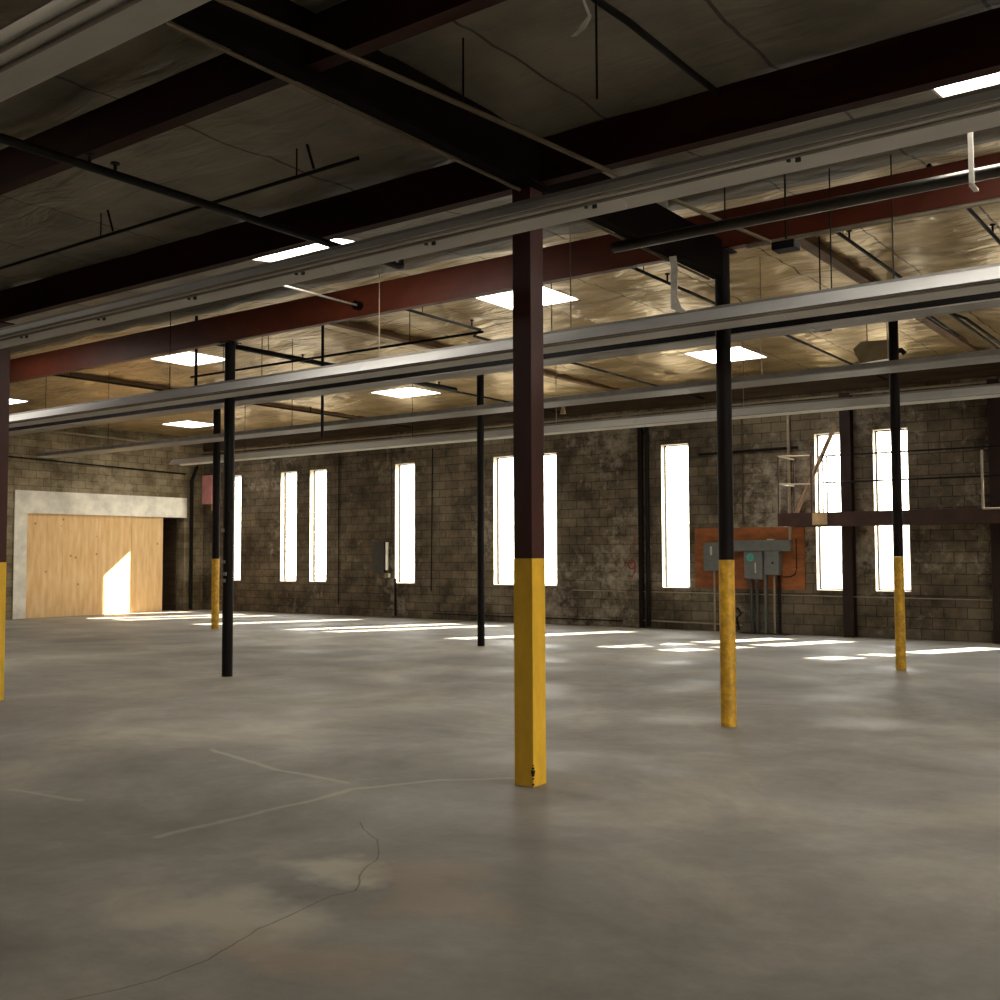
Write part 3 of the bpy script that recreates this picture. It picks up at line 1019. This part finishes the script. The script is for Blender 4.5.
tag(MB().tube([(-2.80, 4.12, 4.52), (-2.76, 4.6, 4.45), (-2.71, 4.85, 4.42), (-2.70, 5.2, 4.41), (-2.73, 5.6, 4.44), (-2.78, 6.1, 4.50)], .020, 10).build('drooping_hose', M_PIPE, None, True),
    'thick black cable drooping across the dark ceiling, top centre', 'cable')

# ------------------------------------------------------------------ left wall: sheet-metal surround and plywood
t = thing('sheet_metal_surround', (LX, 17.3, 0), 'dented galvanised sheet metal surround of the boarded loading opening', 'door surround')
MB().box(LX + .002, LX + .03, 14.64, 19.98, 2.735, 3.325, .006).build('header_panel', M_GALV, t)
MB().box(LX + .002, LX + .03, 14.64, 14.99, .003, 2.734, .006).build('side_panel', M_GALV, t)
t = thing('plywood_boarding', (LX - .04, 17, 0), 'knotty plywood sheets boarding up the loading opening', 'plywood')
for i in range(4):
    a = 14.98 + i * 1.055
    MB().box(LX - .055, LX - .037, a, a + 1.051, .003, 2.75).build('sheet', M_PLY, t)
o = MB().box(LX - 1.05, LX - .2, 19.78, 19.80, .003, 2.7).build('bay_side_board', M_LEDGER)
tag(o, 'brown board lining the dark gap right of the plywood', 'board')

# ------------------------------------------------------------------ far left corner box
t = thing('wall_cabinet', (-25.8, WY - .25, 3.1), 'faded pink metal box high on the window wall in the far left corner', 'wall box')
MB().box(-26.0, -25.55, WY - .30, WY - .02, 3.15, 4.0, .01).build('casing', M_PINK, t)
MB().box(-25.72, -25.58, WY - .12, WY - .02, 4.0, 4.40, .01).build('bracket', M_GALV, t)
MB().tube([(-25.65, WY - .16, 3.15), (-25.65, WY - .16, 2.95)], .05, 10).build('fitting', M_TAN, t, True)

# grey panel left of window 4
t = thing('wall_box', (-18.98, WY - .1, 1.1), 'dark grey electrical box on the wall just left of the fourth window', 'electrical box')
MB().box(-19.22, -18.82, WY - .12, WY - .002, 1.15, 1.95, .008).build('casing', M_PANELD, t)
MB().box(-18.76, -18.72, WY - .14, WY - .05, 1.22, 1.94, .004).build('handle_bar', M_GALV, t)
MB().box(-18.80, -18.66, WY - .12, WY - .01, 1.02, 1.14, .006).build('fitting', M_CONDUIT, t)

# ------------------------------------------------------------------ electrical board
YB0 = WY - .02
t = thing('electrical_backboard', (-8.85, YB0, .9), 'orange-brown stained backboard carrying the electrical gear', 'backboard')
MB().box(-10.04, -7.66, YB0 - .005, WY - .001, .885, 2.14, .002).build('board', M_ORANGE, t)
t = thing('safety_switch', (-9.57, YB0, 1.25), 'grey safety switch box on the left of the orange backboard', 'electrical box')
MB().box(-9.76, -9.36, YB0 - .19, YB0 - .006, 1.25, 1.84, .01).build('casing', M_PANELG, t)
MB().box(-9.60, -9.56, YB0 - .21, YB0 - .192, 1.58, 1.76).build('handle', M_LABEL, t)
t = thing('wireway', (-8.6, YB0, 1.7), 'long grey wireway trough across the orange backboard', 'wireway')
MB().box(-9.36, -7.90, YB0 - .17, YB0 - .006, 1.655, 1.875, .006).build('trough', M_PANELG, t)
MB().box(-8.38, -8.26, YB0 - .155, YB0 - .02, 1.876, 1.90).build('clip', M_LABEL, t)
t = thing('breaker_panel', (-8.66, YB0, 1.1), 'grey breaker box with round teal label below the wireway', 'electrical box')
MB().box(-8.86, -8.47, YB0 - .20, YB0 - .006, 1.09, 1.65, .01).build('casing', M_PANELG, t)
MB().tube([(-8.72, YB0 - .201, 1.53), (-8.72, YB0 - .206, 1.53)], .08, 20).build('round_label', M_TEAL, t, True)
MB().box(-8.63, -8.60, YB0 - .206, YB0 - .201, 1.22, 1.42).build('warning_strip', M_LABEL, t)
t = thing('meter_box', (-8.28, YB0, 1.18), 'smaller grey box right of the breaker box below the wireway', 'electrical box')
MB().box(-8.42, -8.12, YB0 - .20, YB0 - .006, 1.18, 1.65, .01).build('casing', M_PANELG, t)
MB().tube([(-8.25, YB0 - .201, 1.42), (-8.25, YB0 - .212, 1.42)], .022, 12).build('knob', M_PIPE, t, True)
tag(MB().box(-8.465, -8.425, YB0 - .13, YB0 - .03, .01, 1.65).build('cable_duct', M_PANELG), 'wide grey vertical duct between the two boxes down to the floor', 'duct')
for x, r_, z1, lab, m_ in ((-9.57, .02, 1.25, 'thin conduit from the safety switch to the floor', M_CONDUIT),
                           (-8.76, .035, 1.09, 'left dark conduit under the breaker box', M_PANELD), (-8.64, .035, 1.09, 'right dark conduit under the breaker box', M_PANELD),
                           (-8.27, .022, 1.17, 'pale conduit under the smaller grey box', M_CONDUIT), (-8.17, .03, 1.17, 'dark conduit under the smaller grey box', M_PIPE)):
    tag(MB().tube([(x, YB0 - .08, .01), (x, YB0 - .08, z1)], r_, 10).build('floor_conduit', m_, None, True), lab, 'conduit')
tag(MB().tube([(-7.93, YB0 - .07, 1.88), (-7.93, YB0 - .07, 2.1), (-7.93, YB0 - .07, 3.2), (-7.93, YB0 - .07, 4.6)], .03, 10).build('riser_conduit', M_CONDUIT, None, True), 'pale conduit rising from the right end of the wireway', 'conduit')
tag(MB().tube([(-8.12, YB0 - .04, 1.14), (-7.95, YB0 - .04, 1.14), (-7.85, YB0 - .04, 1.2), (-7.82, YB0 - .04, 1.32), (-7.82, YB0 - .04, 1.9)], .010, 8).build('loop_wire', M_PIPE, None, True), 'thin black wire looping beside the smaller grey box', 'wire')
tag(MB().box(-8.95, -7.95, WY - .32, WY - .03, .0, .009).build('conduit_plinth', M_DARK), 'low dark plinth under the electrical conduits', 'plinth')
tag(MB().tube([(-9.05, YB0 - .05, .05), (-9.1, YB0 - .05, .3), (-9.0, YB0 - .05, .38), (-9.08, YB0 - .05, .5)], .022, 8).build('wall_valve', M_PIPE, None, True), 'small dark bent fitting near the floor left of the conduits', 'fitting')

# red painted mark like a 9 on the pilaster and a thin red stroke above
mb = MB()
for k in range(14):
    a0, a1 = 2 * math.pi * k / 14, 2 * math.pi * (k + 1) / 14
    mb.tube([(-11.55 + .085 * math.cos(a0), WY - .054, 1.38 + .095 * math.sin(a0)), (-11.55 + .085 * math.cos(a1), WY - .054, 1.38 + .095 * math.sin(a1))], .018, 6)
mb.tube([(-11.465, WY - .054, 1.38), (-11.47, WY - .054, 1.22), (-11.53, WY - .054, 1.12), (-11.63, WY - .054, 1.12)], .018, 6)
tag(mb.build('painted_numeral', M_RED), 'red painted 9 on the block pilaster', 'wall marking')
tag(MB().box(-11.49, -11.475, WY - .056, WY - .051, 1.68, 2.06).build('painted_stroke', M_RED), 'thin red stroke painted above the 9 on the pilaster', 'wall marking')

# ------------------------------------------------------------------ wall posts, catwalk
for x, lab in ((-6.76, 'rusty brown steel wall post between the two right-hand windows'), (-4.10, 'dark steel wall post at the right edge of the photo')):
    t = thing('wall_post', (x, WY - .12, 0), lab, 'post')
    MB().prism([(x - .10, WY - .21), (x + .10, WY - .21), (x + .10, WY - .195), (x + .01, WY - .195), (x + .01, WY - .02), (x + .10, WY - .02), (x + .10, WY - .003), (x - .10, WY - .003), (x - .10, WY - .02), (x - .01, WY - .02), (x - .01, WY - .195), (x - .10, WY - .195)], 'z', .003, 4.7).build('post_section', M_POST, t)
CY0, CY1, CZ0, CZ1 = 19.50, 20.38, 2.12, 2.37
CX0, CX1 = -7.78, 2.0
t = thing('catwalk', (CX0, CY0, CZ0), 'brown steel catwalk with pipe railing across the two right-hand windows', 'catwalk')
MB().prism([(CY0, CZ0), (CY0 + .07, CZ0), (CY0 + .07, CZ0 + .012), (CY0 + .012, CZ0 + .012), (CY0 + .012, CZ1 - .012), (CY0 + .07, CZ1 - .012), (CY0 + .07, CZ1), (CY0, CZ1)], 'x', CX0, CX1).build('front_channel', M_RUST, t)
MB().prism([(CY1, CZ0), (CY1 - .07, CZ0), (CY1 - .07, CZ0 + .012), (CY1 - .012, CZ0 + .012), (CY1 - .012, CZ1 - .012), (CY1 - .07, CZ1 - .012), (CY1 - .07, CZ1), (CY1, CZ1)], 'x', CX0, CX1).build('back_channel', M_RUST, t)
MB().box(CX0, CX0 + .012, CY0 + .012, CY1 - .012, CZ0, CZ1).build('end_plate', M_RUST, t)
mb = MB()
x = CX0 + .05
while x < CX1:
    mb.box(x, x + .02, CY0 + .02, CY1 - .02, CZ1 - .03, CZ1 - .002)
    x += .12
mb.build('deck_grating', M_PIPE, t)
for x in (-7.76, -7.12):
    MB().tube([(x, CY0 + .03, CZ1), (x, CY0 + .03, 3.46)], .018, 8).build('railing_post', M_RUST, t, True)
MB().tube([(-7.76, CY0 + .03, 3.46), (-7.12, CY0 + .03, 3.44)], .016, 8).build('end_rail', M_CONDUIT, t, True)
MB().tube([(-7.76, CY0 + .03, 2.93), (-7.12, CY0 + .03, 2.90)], .016, 8).build('end_rail', M_CONDUIT, t, True)
MB().tube([(-7.76, CY1 - .05, 3.46), (-7.76, CY0 + .03, 3.46)], .016, 8).build('side_rail', M_CONDUIT, t, True)
MB().tube([(-7.76, CY1 - .05, 2.93), (-7.76, CY0 + .03, 2.93)], .016, 8).build('side_rail', M_CONDUIT, t, True)
MB().tube([(-7.76, CY1 - .05, CZ1), (-7.76, CY1 - .05, 3.46)], .016, 8).build('railing_post', M_RUST, t, True)
for x in (-6.90, -6.82):
    MB().tube([(x, CY0 + .03, CZ1), (x, CY0 + .03, 3.42)], .015, 8).build('railing_post', M_PIPE, t, True)
for z0, z1 in ((3.42, 3.40), (2.92, 2.90)):
    MB().tube([(-6.90, CY0 + .03, z0), (CX1 - .1, CY0 + .03, z1)], .016, 8).build('long_rail', M_PIPE, t, True)
for x in (-2.6, -.6, 1.8):
    MB().tube([(x, CY0 + .03, CZ1), (x, CY0 + .03, 3.40)], .018, 8).build('railing_post', M_PIPE, t, True)
MB().tube([(-4.12, CY0 - .02, CZ1 - .02), (-4.12, CY0 - .02, 3.36)], .022, 8).build('gate_post', M_CONDUIT, t, True)
MB().tube([(-4.12, CY0 - .02, CZ1 - .02), (-3.2, CY0 - .02, CZ1 - .01)], .018, 8).build('gate_bottom_rail', M_CONDUIT, t, True)
MB().tube([(-6.86, CY0 + .62, 4.02), (-7.62, CY0 + .55, 2.38)], .045, 8).build('diagonal_brace', M_BRACE, t, True)
MB().box(-7.10, -6.82, CY0 - .012, CY0 - .001, CZ0 + .02, CZ1 - .01).build('gusset_plate', M_TAN, t)

# ------------------------------------------------------------------ outdoors
struct(MB().box(-70, 60, WY + WT + .01, 160, -.4, -.12).box(XR + .21, 60, -60, WY + WT + .01, -.4, -.12).build('ground_outside', M_ASPH))
t = thing('parked_car', (-12.2, 34, -.1), 'silver parked car faintly seen through the right-hand windows', 'car')
prof = [(-14.3, .25), (-14.3, .75), (-13.7, .92), (-12.9, 1.0), (-12.2, 1.38), (-10.9, 1.42), (-10.1, 1.02), (-9.8, .9), (-9.8, .3)]
MB().prism(prof, 'y', 33.2, 34.9).build('body', M_CAR, t)
MB().prism([(-12.75, 1.0), (-12.15, 1.32), (-10.95, 1.35), (-10.3, 1.0)], 'y', 33.18, 33.199).build('side_window', M_CARGL, t)
for x in (-13.4, -10.6):
    MB().tube([(x, 33.15, .22), (x, 33.35, .22)], .32, 20).build('wheel', M_TYRE, t, True)
t = thing('far_building', (-30, 110, -.1), 'pale low building across the road outside the windows', 'building')
MB().box(-75, -20, 110, 120, -.12, 5).build('walls', M_FAR, t)
